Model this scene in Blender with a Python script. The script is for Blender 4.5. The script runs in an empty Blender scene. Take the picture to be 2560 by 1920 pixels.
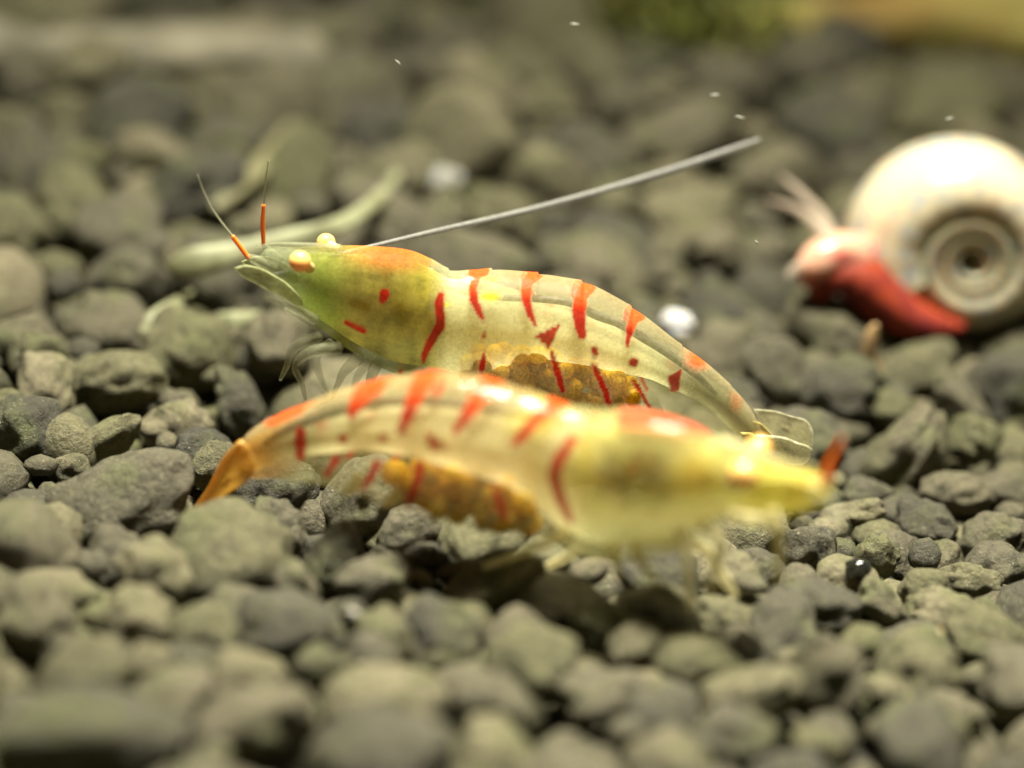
import bpy, math, random
import numpy as np
from mathutils import Vector, Matrix, noise as mnoise

random.seed(7); rng = np.random.default_rng(7)
S = 0.001                                   # everything below is laid out in millimetres
sc = bpy.context.scene
COL = sc.collection

# ------------------------------------------------------------------ camera
D, PITCH, FPX = 100.0, math.radians(22), 6000.0      # mm to the sharp plane, tilt, focal length in photo pixels
CAM = np.array([0, -D * math.cos(PITCH), D * math.sin(PITCH)])
FWD = np.array([0, math.cos(PITCH), -math.sin(PITCH)])
RGT = np.array([1.0, 0, 0]); UPV = np.array([0, math.sin(PITCH), math.cos(PITCH)])
cd = bpy.data.cameras.new('camera'); cam = bpy.data.objects.new('camera', cd); COL.objects.link(cam)
cam.location = CAM * S; cam.rotation_euler = (math.pi / 2 - PITCH, 0, 0)
cd.sensor_width = 36; cd.lens = FPX / 2560 * 36; cd.clip_start = 0.002; cd.clip_end = 20
cd.dof.use_dof = True; cd.dof.focus_distance = 0.0990; cd.dof.aperture_fstop = 20; cd.dof.aperture_blades = 0
sc.camera = cam

# ------------------------------------------------------------------ light: the hood lamp over the tank and a dim surround
w = bpy.data.worlds.new('World'); sc.world = w; w.use_nodes = True
bg = w.node_tree.nodes['Background']; bg.inputs[0].default_value = (0.62, 0.57, 0.37, 1); bg.inputs[1].default_value = 0.085
ld = bpy.data.lights.new('tank_lamp', 'AREA'); ld.shape = 'RECTANGLE'; ld.size = 0.06; ld.size_y = 0.03
ld.energy = 0.2; ld.spread = math.radians(62); ld.color = (1.0, 0.955, 0.775)
lo = bpy.data.objects.new('tank_lamp', ld); COL.objects.link(lo); lo.location = (0.012, 0.010, 0.165)
lo.rotation_euler = (Vector((0.012, 0.010, 0.165)) - Vector((0.006, -0.012, 0))).to_track_quat('Z', 'Y').to_euler()
sc.view_settings.view_transform = 'Standard'; sc.view_settings.look = 'None'
sc.view_settings.exposure = 0.0; sc.view_settings.gamma = 1.0
sc.cycles.max_bounces = 10; sc.cycles.transparent_max_bounces = 24
sc.cycles.use_denoising = True; sc.cycles.caustics_reflective = False; sc.cycles.caustics_refractive = False

# ------------------------------------------------------------------ pixel <-> place
def ray(px, py):
    return FWD + RGT * ((px - 1280) / FPX) + UPV * ((960 - py) / FPX)
def on_plane(px, py, p0, n):
    d = ray(px, py); t = np.dot(np.asarray(p0) - CAM, n) / np.dot(d, n); return CAM + d * t
def project(P):
    P = np.asarray(P, float) - CAM; z = P @ FWD
    return np.stack([1280 + FPX * (P @ RGT) / z, 960 - FPX * (P @ UPV) / z], -1)
def ground(x, y):
    z = -4.85 - 0.105 * x + 1.1 * np.exp(-((x - 4) / 13) ** 2 - ((y + 18) / 9) ** 2) + 0.35 * np.sin(x * 0.21 + 1.0) * np.cos(y * 0.17)
    z = z + np.where(y > 6, 0.12 * (y - 6), 0)
    return z
def on_ground(px, py, lift=0.0):
    d = ray(px, py); lo_, hi = 40.0, 420.0
    for _ in range(50):
        m = (lo_ + hi) / 2; P = CAM + d * m
        if P[2] > ground(P[0], P[1]) + lift: lo_ = m
        else: hi = m
    return CAM + d * lo_

# ------------------------------------------------------------------ builders
def lin(*c):
    c = np.array(c, float) / 255
    return tuple(np.where(c <= 0.04045, c / 12.92, ((c + 0.055) / 1.055) ** 2.4))
def make_mesh(name, verts, faces, smooth=True):
    me = bpy.data.meshes.new(name)
    me.from_pydata((np.asarray(verts, float) * S).tolist(), [], [tuple(int(i) for i in f) for f in faces])
    if smooth: me.polygons.foreach_set('use_smooth', [True] * len(me.polygons))
    me.update(); return me
def link(name, me, mat=None, parent=None, label=None, cat=None, group=None, kind=None):
    o = bpy.data.objects.new(name, me); COL.objects.link(o)
    if mat and me and not me.materials: me.materials.append(mat)
    if parent: o.parent = parent
    if label: o['label'] = label
    if cat: o['category'] = cat
    if group: o['group'] = group
    if kind: o['kind'] = kind
    return o
def rootobj(name, loc, label, cat, group=None):
    o = link(name, None, label=label, cat=cat, group=group); o.location = np.asarray(loc) * S; o.empty_display_size = 0.001
    return o
def child(name, me, mat, root, base):
    """mesh laid out in world mm, hung under root whose base is given"""
    o = link(name, me, mat, root); o.location = -np.asarray(base) * S
    return o
def catmull(pts, n):
    P = np.asarray(pts, float); k = len(P)
    d = np.concatenate([[0], np.cumsum(np.maximum(1e-6, np.linalg.norm(np.diff(P[:, :min(3, P.shape[1])], axis=0), axis=1)))])
    u = np.linspace(0, d[-1], n); out = np.zeros((n, P.shape[1]))
    m = np.zeros_like(P); m[1:-1] = (P[2:] - P[:-2]) / (d[2:] - d[:-2])[:, None]
    m[0] = (P[1] - P[0]) / (d[1] - d[0]); m[-1] = (P[-1] - P[-2]) / (d[-1] - d[-2])
    i = np.clip(np.searchsorted(d, u, side='right') - 1, 0, k - 2); h = (d[i + 1] - d[i])[:, None]; t = ((u - d[i])[:, None]) / h
    return ((2*t**3 - 3*t**2 + 1) * P[i] + (t**3 - 2*t**2 + t) * h * m[i] + (-2*t**3 + 3*t**2) * P[i+1] + (t**3 - t**2) * h * m[i+1])
def tube(pts, radii, n=24, seg=10, flat=1.0, flatdir=None):
    """tapered tube through points (mm); returns verts, faces"""
    Q = catmull(np.column_stack([pts, radii]), n); P, R = Q[:, :3], np.maximum(Q[:, 3], 0.004)
    T = np.gradient(P, axis=0); T /= np.linalg.norm(T, axis=1)[:, None] + 1e-12
    ref = np.array([0, 1.0, 0.03]) if flatdir is None else np.asarray(flatdir, float)
    A = ref - (T @ ref)[:, None] * T; A /= np.linalg.norm(A, axis=1)[:, None] + 1e-12
    B = np.cross(T, A); a = np.linspace(0, 2 * np.pi, seg, endpoint=False)
    V = P[:, None] + R[:, None, None] * (flat * A[:, None] * np.cos(a)[None, :, None] + B[:, None] * np.sin(a)[None, :, None])
    V = V.reshape(-1, 3); F = grid_faces(n, seg)
    V = np.vstack([V, P[0] - T[0] * R[0] * .6, P[-1] + T[-1] * R[-1] * .6])
    for j in range(seg):
        F.append((n * seg, (j + 1) % seg, j)); F.append((n * seg + 1, (n - 1) * seg + j, (n - 1) * seg + (j + 1) % seg))
    return V, F
def grid_faces(n, seg):
    F = []
    for i in range(n - 1):
        for j in range(seg):
            k = (j + 1) % seg
            F.append((i * seg + j, i * seg + k, (i + 1) * seg + k, (i + 1) * seg + j))
    return F
def icosphere(sub):
    import bmesh
    bm = bmesh.new(); bmesh.ops.create_icosphere(bm, subdivisions=sub, radius=1)
    V = np.array([v.co[:] for v in bm.verts]); F = np.array([[v.index for v in f.verts] for f in bm.faces]); bm.free()
    return V, F

def poly_dist(P, poly):
    Q = np.array(poly, float); ins = np.zeros(len(P), bool); j = len(Q) - 1; d = np.full(len(P), 1e9)
    for i in range(len(Q)):
        a, b = Q[i], Q[j]; c = ((a[1] > P[:, 1]) != (b[1] > P[:, 1])) & (P[:, 0] < (b[0] - a[0]) * (P[:, 1] - a[1]) / (b[1] - a[1] + 1e-9) + a[0]); ins ^= c
        e = b - a; t = np.clip(((P - a) @ e) / (e @ e), 0, 1); d = np.minimum(d, np.linalg.norm(P - (a + t[:, None] * e), axis=1)); j = i
    return np.where(ins, -d, d)

# ------------------------------------------------------------------ materials
def new_mat(name):
    m = bpy.data.materials.new(name); m.use_nodes = True; nt = m.node_tree; nt.nodes.clear()
    out = nt.nodes.new('ShaderNodeOutputMaterial')
    return m, nt, out
def N(nt, typ, **kw):
    n = nt.nodes.new('ShaderNode' + typ)
    for k, v in kw.items():
        if isinstance(k, str) and hasattr(n, k): setattr(n, k, v)
    return n
def noise_node(nt, vec, scale, detail=3, rough=0.55):
    n = N(nt, 'TexNoise'); n.inputs['Scale'].default_value = scale; n.inputs['Detail'].default_value = detail
    n.inputs['Roughness'].default_value = rough; nt.links.new(vec, n.inputs['Vector']); return n
def ramp(nt, fac, stops):
    r = N(nt, 'ValToRGB'); e = r.color_ramp.elements
    while len(e) < len(stops): e.new(0.5)
    for k, (p, c) in enumerate(stops):
        e[k].position = p; e[k].color = (*c, 1) if len(c) == 3 else c
    nt.links.new(fac, r.inputs[0]); return r
def mixc(nt, fac, a, b, mode='MIX'):
    m = N(nt, 'Mix', data_type='RGBA', blend_type=mode)
    for sock, v in ((m.inputs[0], fac), (m.inputs[6], a), (m.inputs[7], b)):
        if hasattr(v, 'is_linked'): nt.links.new(v, sock)
        else: sock.default_value = v if isinstance(v, float) else (*v, 1)
    return m.outputs[2]
def mm_pos(nt):
    g = N(nt, 'NewGeometry'); v = N(nt, 'VectorMath', operation='SCALE'); v.inputs['Scale'].default_value = 1000
    nt.links.new(g.outputs['Position'], v.inputs[0]); return v.outputs[0]
def mm_obj(nt, k=1000):
    g = N(nt, 'TexCoord'); v = N(nt, 'VectorMath', operation='SCALE'); v.inputs['Scale'].default_value = k
    nt.links.new(g.outputs['Object'], v.inputs[0]); return v.outputs[0]

def soil_material(name, by_attr, tint=None):
    m, nt, out = new_mat(name); pos = mm_pos(nt)
    if by_attr:
        a = N(nt, 'Attribute'); a.attribute_name = 'rnd'; rnd = a.outputs['Fac']
    else:
        rnd = N(nt, 'ObjectInfo').outputs['Random']
    base = ramp(nt, rnd, [(0, (.042, .039, .027)), (.25, (.078, .070, .045)), (.5, (.112, .098, .060)), (.75, (.092, .088, .040)), (1, (.168, .146, .090))])
    n1 = noise_node(nt, pos, 0.45, 3); n2 = noise_node(nt, pos, 2.4, 6, .75)
    alg = ramp(nt, n1.outputs['Fac'], [(.50, (0, 0, 0)), (.68, (1, 1, 1))])
    am = N(nt, 'Math', operation='MULTIPLY'); am.inputs[1].default_value = .55; nt.links.new(alg.outputs[0], am.inputs[0])
    c = mixc(nt, am.outputs[0], base.outputs[0], (.085, .095, .030))
    if tint: c = mixc(nt, 0.6, c, tint)
    gr = ramp(nt, n2.outputs['Fac'], [(.30, (.50, .50, .50)), (.70, (1.45, 1.45, 1.42))])
    c = mixc(nt, 1.0, c, gr.outputs[0], 'MULTIPLY')
    sp = noise_node(nt, pos, 9.0, 1); spr = ramp(nt, sp.outputs['Fac'], [(.70, (0, 0, 0)), (.76, (1, 1, 1))])
    c = mixc(nt, spr.outputs[0], c, (.36, .33, .24))
    p = N(nt, 'BsdfPrincipled'); p.inputs['Roughness'].default_value = .62; p.inputs['Specular IOR Level'].default_value = .45
    nt.links.new(c, p.inputs['Base Color'])
    rr = ramp(nt, sp.outputs['Fac'], [(.62, (.66,) * 3), (.74, (.22,) * 3)]); nt.links.new(rr.outputs[0], p.inputs['Roughness'])
    n3 = noise_node(nt, pos, 2.2, 6, .7)
    b = N(nt, 'Bump'); b.inputs['Strength'].default_value = .9; b.inputs['Distance'].default_value = .0004
    nt.links.new(n3.outputs['Fac'], b.inputs['Height']); nt.links.new(b.outputs[0], p.inputs['Normal'])
    nt.links.new(p.outputs[0], out.inputs[0]); return m
M_SOIL = soil_material('soil_pellet', False); M_SOILS = soil_material('soil_pellet_mass', True)

def simple(name, color, rough=.4, sss=0, spec=.5, radius=(1, .6, .3), noise=None):
    m, nt, out = new_mat(name); p = N(nt, 'BsdfPrincipled')
    p.inputs['Base Color'].default_value = (*color, 1); p.inputs['Roughness'].default_value = rough
    p.inputs['Specular IOR Level'].default_value = spec
    if sss:
        p.inputs['Subsurface Weight'].default_value = 1; p.inputs['Subsurface Scale'].default_value = sss * S
        p.inputs['Subsurface Radius'].default_value = radius
    if noise:
        c2, scale, lo_, hi = noise; nn = noise_node(nt, mm_pos(nt), scale, 4)
        f = ramp(nt, nn.outputs['Fac'], [(lo_, (0, 0, 0)), (hi, (1, 1, 1))])
        nt.links.new(mixc(nt, f.outputs[0], color, c2), p.inputs['Base Color'])
        b = N(nt, 'Bump'); b.inputs['Strength'].default_value = .4; b.inputs['Distance'].default_value = .0001
        nt.links.new(nn.outputs['Fac'], b.inputs['Height']); nt.links.new(b.outputs[0], p.inputs['Normal'])
    nt.links.new(p.outputs[0], out.inputs[0]); return m
def film(name, use_attr=True, color=(.7, .7, .5), alpha=.3, gloss=.085, rough=.13, grain=.25, thru=.35, rand=False):
    """see-through shell: clear film, milky and pigmented where the attribute says so, with a wet gloss"""
    m, nt, out = new_mat(name)
    tr = N(nt, 'BsdfTransparent'); df = N(nt, 'BsdfDiffuse'); tl = N(nt, 'BsdfTranslucent'); gl = N(nt, 'BsdfGlossy')
    gl.inputs['Roughness'].default_value = rough
    pos = mm_pos(nt); nn = noise_node(nt, pos, 7.0, 3, .6)
    if use_attr:
        a = N(nt, 'Attribute'); a.attribute_name = 'pigment'; col, alp = a.outputs['Color'], a.outputs['Alpha']
    else:
        r = N(nt, 'RGB'); r.outputs[0].default_value = (*color, 1); v = N(nt, 'Value'); v.outputs[0].default_value = alpha
        col, alp = r.outputs[0], v.outputs[0]
    if rand:
        col = ramp(nt, N(nt, 'ObjectInfo').outputs['Random'], [(0, (.50, .24, .012)), (.5, (.84, .50, .03)), (1, (1.0, .74, .09))]).outputs[0]
    g = ramp(nt, nn.outputs['Fac'], [(.3, (1 - grain,) * 3), (.7, (1 + grain,) * 3)])
    col = mixc(nt, 1.0, col, g.outputs[0], 'MULTIPLY')
    nt.links.new(col, df.inputs[0]); nt.links.new(col, tl.inputs[0])
    s1 = N(nt, 'MixShader'); s1.inputs[0].default_value = thru; nt.links.new(df.outputs[0], s1.inputs[1]); nt.links.new(tl.outputs[0], s1.inputs[2])
    s2 = N(nt, 'MixShader'); nt.links.new(alp, s2.inputs[0]); nt.links.new(tr.outputs[0], s2.inputs[1]); nt.links.new(s1.outputs[0], s2.inputs[2])
    s3 = N(nt, 'MixShader'); s3.inputs[0].default_value = gloss
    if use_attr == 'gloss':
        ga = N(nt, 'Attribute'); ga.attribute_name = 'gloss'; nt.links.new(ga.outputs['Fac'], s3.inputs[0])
    nn5 = None; nt.links.new(s2.outputs[0], s3.inputs[1]); nt.links.new(gl.outputs[0], s3.inputs[2])
    b = N(nt, 'Bump'); b.inputs['Strength'].default_value = .45; b.inputs['Distance'].default_value = .00009
    nt.links.new(nn.outputs['Fac'], b.inputs['Height']); nt.links.new(b.outputs[0], gl.inputs['Normal'])
    nt.links.new(s3.outputs[0], out.inputs[0]); return m
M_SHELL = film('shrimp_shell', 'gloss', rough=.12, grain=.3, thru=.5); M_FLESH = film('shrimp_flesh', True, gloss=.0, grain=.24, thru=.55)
M_GUT = simple('shrimp_gut', (.085, .082, .045), .6, noise=((.035, .035, .022), 2.5, .35, .65))
M_EGG = film('shrimp_egg', False, (.92, .60, .045), 1.0, .004, .3, .45, .35, rand=True)
M_EYE = simple('shrimp_eye', (.95, .60, .20), .14, sss=.3, spec=.9)
M_EYE2 = simple('shrimp_eye_stalk', (.75, .50, .22), .4)
M_ORANGE = simple('antennule_base', (.90, .25, .03), .35, sss=.2)
M_HAIR = film('antenna_hair', False, (.50, .50, .36), .75, .006, .3, .1)
M_ANT = film('antenna_whip', False, (.30, .295, .28), .85, .006, .3, .25)
M_LEG = film('shrimp_leg', False, (.42, .43, .27), .30, .003, .3, .2)
M_FAN = film('tail_fan_blade', True, gloss=.004, rough=.3)

# ------------------------------------------------------------------ the soil bed
xs = np.concatenate([np.linspace(-400, -75, 8), np.linspace(-70, 70, 71), np.linspace(75, 400, 8)]); ys = np.concatenate([np.linspace(-120, -60, 6), np.linspace(-55, 200, 100), np.linspace(215, 600, 10)])
X, Y = np.meshgrid(xs, ys); Z = ground(X, np.minimum(Y, 130)) - 3.6
bed = make_mesh('soil_bed', np.stack([X, Y, Z], -1).reshape(-1, 3), [(j * len(xs) + i, j * len(xs) + i + 1, (j + 1) * len(xs) + i + 1, (j + 1) * len(xs) + i) for j in range(len(ys) - 1) for i in range(len(xs) - 1)])
link('soil_bed', bed, simple('soil_dust', (.035, .034, .026), .9, noise=((.06, .058, .04), .8, .4, .6)), kind='structure')

def lump_shape(sub, seed, rough):
    V, F = icosphere(sub); r = random.Random(seed); off = Vector((r.uniform(-50, 50), r.uniform(-50, 50), r.uniform(-50, 50)))
    st = np.array([1.0, r.uniform(.78, 1.0), r.uniform(.66, .86)]); out = []
    planes = []
    for _ in range(5 if rough < .5 else 9):
        d = Vector((r.gauss(0, 1), r.gauss(0, 1), r.gauss(0, 1))).normalized(); planes.append((d, r.uniform(.74, 1.0)))
    for v in V:
        v = Vector(v); k = 1 + .28 * mnoise.noise(v * 1.05 + off) + (.15 + .10 * rough) * mnoise.noise(v * 2.3 + off) + (.03 + .08 * rough) * mnoise.noise(v * 5 + off) + (.012 + .035 * rough) * mnoise.noise(v * 11 + off)
        p = v * k
        for d, h in planes:                       # soft facets
            t = p.dot(d) - h
            if t > 0: p = p - d * t * (.40 + .35 * rough)
        out.append(np.array(p) * st)
    return np.array(out), F
SHAPES = [lump_shape(4, 100 + i, (.15, .3, .9, .2, .6, .1, .8, .35, .25, .5, .15, .7)[i]) for i in range(12)]
ROUGHNESS = (.15, .3, .9, .2, .6, .1, .8, .35, .25, .5, .15, .7)
SMALL = [lump_shape(2, 300 + i, .2 + .5 * (i % 3) / 2) for i in range(14)]
PMESH = []
for i, (V, F) in enumerate(SHAPES):
    me = bpy.data.meshes.new('soil_pellet'); me.from_pydata(V.tolist(), [], F.tolist()); me.polygons.foreach_set('use_smooth', [True] * len(me.polygons)); me.materials.append(M_SOIL); PMESH.append(me)

# pellets that stand out in the photograph: pixel centre, half width and half height in pixels, shape, label or None
NOTABLE = [
 (575, 1415, 160, 132, 5, 'large smooth olive pellet just below the front shrimp\'s orange tail tip'),
 (300, 1262, 175, 105, 7, 'broad grey pellet with streaky flecks left of the front shrimp\'s tail tip'),
 (288, 965, 140, 85, 4, 'big rough pellet with ragged algae top, left of the rear shrimp'), (70, 1085, 95, 105, 6, None), (262, 1112, 95, 48, 3, None),
 (440, 1072, 84, 76, 9, None), (520, 1150, 92, 68, 2, 'craggy glittering pellet touching the front shrimp\'s orange tail fan'), (600, 1012, 92, 52, 1, None), (60, 872, 95, 75, 0, None),
 (45, 1385, 140, 130, 10, None), (80, 1545, 100, 100, 3, None), (352, 1560, 95, 108, 8, None), (505, 1585, 82, 75, 0, None),
 (728, 1570, 132, 90, 5, None), (835, 1412, 98, 75, 7, None), (690, 1235, 108, 90, 4, None), (905, 1265, 140, 95, 9, None),
 (1060, 1410, 62, 42, 2, None), (215, 1690, 115, 78, 1, None), (190, 1850, 245, 130, 10, None), (960, 1605, 78, 82, 8, None),
 (620, 1692, 95, 52, 3, None), (1110, 1590, 100, 55, 5, None), (1225, 1475, 150, 72, 1, None), (1290, 1605, 80, 85, 0, None),
 (1390, 1510, 112, 75, 3, None), (1512, 1575, 85, 70, 7, None), (1650, 1560, 115, 95, 10, None), (1740, 1660, 110, 75, 1, None),
 (1830, 1462, 78, 88, 9, None), (2025, 1385, 66, 88, 4, None), (2190, 1400, 60, 50, 2, None), (2055, 1525, 102, 72, 6, None), (2205, 1515, 78, 52, 3, None),
 (2305, 1480, 56, 62, 0, None), (2425, 1460, 82, 56, 11, None), (2300, 1685, 105, 135, 8, None), (2475, 1605, 112, 82, 5, None),
 (1830, 1845, 98, 78, 0, None), (2112, 985, 100, 100, 9, 'pale olive angular pellet below the red snail foot'),
 (2095, 845, 130, 95, 7, 'large dark pellet that the red-footed snail leans over'),
 (2410, 1030, 105, 62, 3, None), (2255, 1160, 165, 88, 6, None), (1960, 945, 112, 55, 8, None), (2020, 1240, 80, 45, 1, None), (2130, 1290, 95, 45, 11, None), (2390, 1240, 90, 60, 4, None), (2480, 1350, 80, 60, 2, None),
 (960, 1760, 140, 80, 10, None), (1240, 1790, 120, 90, 8, None), (620, 1830, 150, 95, 0, None), (1500, 1740, 110, 80, 3, None), (2060, 1700, 115, 95, 1, None), (1180, 1440, 80, 45, 11, None),
]
pel = []      # x, y, z, rx, ry, rz, shape, label, notable
for px, py, rx, ry, sh, lab in NOTABLE:
    P = on_ground(px, py, .2); dist = np.dot(P - CAM, FWD); k = dist / FPX
    pel.append([P[0], P[1], P[2], rx * k, (rx * .5 + ry * .5) * k, ry * k * 1.08, sh, lab, True])
def try_fill(n, rmin, rmax, keep, lift, y0, y1, existing, sep):
    pts = np.array([[p[0], p[1], max(p[3], p[4])] for p in existing]) if existing else np.zeros((0, 3))
    cell = {}; out = []
    def key(x, y): return (int(x // 5), int(y // 5))
    for p in pts: cell.setdefault(key(p[0], p[1]), []).append(p)
    for i in range(n):
        f = i / n; r = rmax * (rmin / rmax) ** (f ** .7) * rng.uniform(.85, 1.15)
        y = rng.uniform(y0, y1); r *= 1 + max(0.0, y - 5) / 110; half = (y + D + 6) * .245 + 6; x = rng.uniform(-half, half)
        kx, ky = key(x, y); ok = True
        for a in range(-1, 2):
            for b in range(-1, 2):
                for q in cell.get((kx + a, ky + b), ()):
                    if (q[0] - x) ** 2 + (q[1] - y) ** 2 < (sep * (q[2] + r)) ** 2: ok = False; break
                if not ok: break
            if not ok: break
        if not ok: continue
        cell.setdefault((kx, ky), []).append((x, y, r))
        z = float(ground(x, y)) + lift + rng.normal(0, .55)
        out.append([x, y, z, r, r * rng.uniform(.85, 1), r * rng.uniform(.72, 1), int(rng.integers(0, 12)), None, False])
    return out
top = try_fill(16000, .60, 2.5, 1, -.1, -48, 120, pel, .82)
under = try_fill(14000, .7, 1.6, 1, -1.3, -48, 60, [], .82)
under += try_fill(9000, .9, 1.6, 1, -2.3, -40, 20, [], .80)
allp = pel + top
F_OUT = [(2078,1205),(1900,1152),(1652,1038),(1426,1014),(1172,938),(949,947),(745,1015),(612,1092),(540,1185),(480,1270),(490,1290),(560,1250),(640,1205),(782,1206),(908,1234),(1065,1282),(1190,1316),(1342,1336),(1418,1352),(1552,1385),(1705,1365),(1850,1300),(2042,1268),(2085,1240)]
R_OUT = [(590,660),(700,615),(1023,620),(1335,680),(1551,749),(1767,907),(1938,1145),(1905,1165),(1757,1062),(1510,1040),(1210,985),(980,930),(880,960),(720,930),(700,740)]
for outl, pp, yw in ((F_OUT, np.array([0, -11.0, 0]), math.radians(-22)), (R_OUT, np.zeros(3), 0.0)):
    nn_ = np.array([math.sin(yw), -math.cos(yw), 0])
    for p in allp:
        for _ in range(6):
            C_ = np.array(p[:3]); d_ = np.dot(C_ - pp, nn_)
            if d_ < -p[4] * .8: break
            q = project(C_ + np.array([[dx * p[3], 0, p[5] * 1.25 * (1 - .35 * abs(dx))] for dx in (-.9, -.5, 0, .5, .9)]))
            if poly_dist(q, outl).min() > -7: break
            p[2] -= .22
# the ones that show largest become objects of their own
scr = project(np.array([[p[0], p[1], p[2]] for p in allp])); size = np.array([p[3] * FPX / np.dot(np.array(p[:3]) - CAM, FWD) for p in allp])
inside = (scr[:, 0] > -60) & (scr[:, 0] < 2620) & (scr[:, 1] > 60) & (scr[:, 1] < 1990)
score = np.where(inside, size, 0) + np.array([1e4 if p[8] else 0 for p in allp])
pick = set(np.argsort(-score)[:288].tolist())
LAND = [(on_ground(x, y), t) for x, y, t in ((520, 1290, "near the front shrimp's tail"), (1150, 1480, "below the front shrimp's eggs"), (1700, 1560, "at the front shrimp's legs"), (2120, 1420, "near the front shrimp's head"), (830, 1010, "at the rear shrimp's legs"), (520, 880, "near the rear shrimp's head"), (1900, 1180, "by the rear shrimp's tail fan"), (1650, 860, "behind the rear shrimp's back"), (2250, 860, "around the snail"), (1250, 560, "behind the long white antenna"), (500, 330, "before the long grey-brown stone"), (700, 660, "around the pale green leaf strip"), (1900, 330, "before the pale driftwood"), (700, 1840, "in the open gravel facing the eggs, tail side"), (1900, 1840, "in the open gravel facing the eggs, head side"))]
LOOK = {0: 'rounded', 1: 'rounded', 3: 'rounded', 5: 'rounded', 8: 'rounded', 10: 'rounded', 7: 'rounded', 2: 'craggy', 4: 'craggy', 6: 'craggy', 9: 'craggy', 11: 'craggy'}
for i, p in enumerate(allp):
    if i not in pick: continue
    o = link('soil_pellet', PMESH[p[6]])
    o.location = (p[0] * S, p[1] * S, p[2] * S); o.scale = (p[3] * S * 1.08, p[4] * S * 1.08, p[5] * S * 1.2)
    o.rotation_euler = (rng.normal(0, .5), rng.normal(0, .5), rng.uniform(-.5, .5) if p[8] else rng.uniform(0, 6.28))
    if p[1] < -13 and not p[8]: o.data = PMESH[(0, 1, 3, 5, 8, 10)[p[6] % 6]]; p[6] = (0, 1, 3, 5, 8, 10)[p[6] % 6]
    look = LOOK[p[6]]; big = 'large' if p[3] > 2.15 else 'middling' if p[3] > 1.45 else 'small'
    near = min(LAND, key=lambda q: (q[0][0] - p[0]) ** 2 + (q[0][1] - p[1]) ** 2)[1]
    o['label'] = p[7] or f"{big} {'smooth rounded' if look == 'rounded' else 'rough angular'} grey-olive soil pellet {near}"
    o['category'] = 'pellet'; o['group'] = look + ' soil pellets on the tank floor'
def mass(name, items, label):
    Vs, Fs, Rn, off = [], [], [], 0
    for p in items:
        V, F = SMALL[(p[6] * 5 + int(abs(p[0] * 10))) % len(SMALL)]; a = rng.uniform(0, 6.28); c, s = math.cos(a), math.sin(a)
        V = V * np.array([p[3], p[4], p[5]]) * 1.1; V = np.stack([V[:, 0] * c - V[:, 1] * s, V[:, 0] * s + V[:, 1] * c, V[:, 2]], -1) + np.array(p[:3])
        Vs.append(V); Fs.append(F + off); off += len(V); Rn.append(np.full(len(V), rng.uniform(0, 1)))
    V = np.vstack(Vs) * S; F = np.vstack(Fs)
    me = bpy.data.meshes.new(name); me.vertices.add(len(V)); me.vertices.foreach_set('co', V.ravel())
    me.loops.add(F.size); me.loops.foreach_set('vertex_index', F.ravel().astype(np.int32)); me.polygons.add(len(F))
    me.polygons.foreach_set('loop_start', np.arange(0, F.size, 3, dtype=np.int32)); me.polygons.foreach_set('use_smooth', np.ones(len(F), bool))
    at = me.attributes.new('rnd', 'FLOAT', 'POINT'); at.data.foreach_set('value', np.concatenate(Rn)); me.update(); me.validate()
    link(name, me, M_SOILS, label=label, cat='gravel', kind='stuff')
mass('gravel', [p for i, p in enumerate(allp) if i not in pick], 'carpet of small dark soil pellets receding across the tank floor')
mass('under_gravel', under, 'lower layer of soil pellets showing dark in the gaps between')

# ------------------------------------------------------------------ shrimps
def seg_dist(P, line):
    """distance to a polyline minus its half width; line = [(x, y, width), ...]"""
    best = np.full(len(P), 1e9); L = np.array(line, float)
    if len(L) == 1: return np.hypot(P[:, 0] - L[0, 0], P[:, 1] - L[0, 1]) - L[0, 2] / 2
    for a, b in zip(L[:-1], L[1:]):
        d = b[:2] - a[:2]; t = np.clip(((P - a[:2]) @ d) / (d @ d), 0, 1)
        q = a[:2] + t[:, None] * d; best = np.minimum(best, np.linalg.norm(P - q, axis=1) - (a[2] + (b[2] - a[2]) * t) / 2)
    return best
def blob(P, x, y, rx, ry, soft=.5):
    r = np.hypot((P[:, 0] - x) / rx, (P[:, 1] - y) / ry); return np.clip((1 - r) / soft, 0, 1)
def smooth(a, b, x): t = np.clip((x - a) / (b - a), 0, 1); return t * t * (3 - 2 * t)
RED = np.array((.46, .016, .012)); ORANGE = np.array((.84, .15, .032)); CREAM = np.array((.90, .91, .52)); GREEN = np.array((.34, .40, .13)); OLIVE = np.array((.42, .32, .025)); YELLOW = np.array((.80, .74, .06)); GREY = np.array((.40, .42, .28))

def shrimp_body(pairs, plane0, nrm, n_ring, seg, wr, seams, toward):
    """loft of dorsal/ventral pixel pairs set on the animal's upright mid-plane"""
    Dp = np.array([on_plane(a, b, plane0, nrm) for a, b, _, _ in pairs]); Vp = np.array([on_plane(c, d, plane0, nrm) for _, _, c, d in pairs])
    Q = catmull(np.hstack([(Dp + Vp) / 2, (Dp - Vp) / 2]), n_ring); C, H = Q[:, :3], Q[:, 3:]
    hh = np.linalg.norm(H, axis=1); H = H / math.sqrt(1 + (wr * math.tan(PITCH)) ** 2) * 1.0
    s = np.linspace(0, 1, n_ring); px = project(C)
    k = np.ones(n_ring)
    for sx in seams:                                  # overlapping rings of the abdomen: a low step at each
        d = (px[:, 0] - sx) * (1 if px[-1, 0] > px[0, 0] else -1); k += .022 * np.exp(-np.clip(-d, 0, None) / 30) * (d <= 0) - .016 * np.exp(-np.clip(d, 0, None) / 16) * (d > 0)
    end = np.sqrt(np.clip(s / .02, 0.02, 1)) * np.sqrt(np.clip((1 - s) / .02, .02, 1))
    return C, H, hh * wr, k * end, toward
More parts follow.
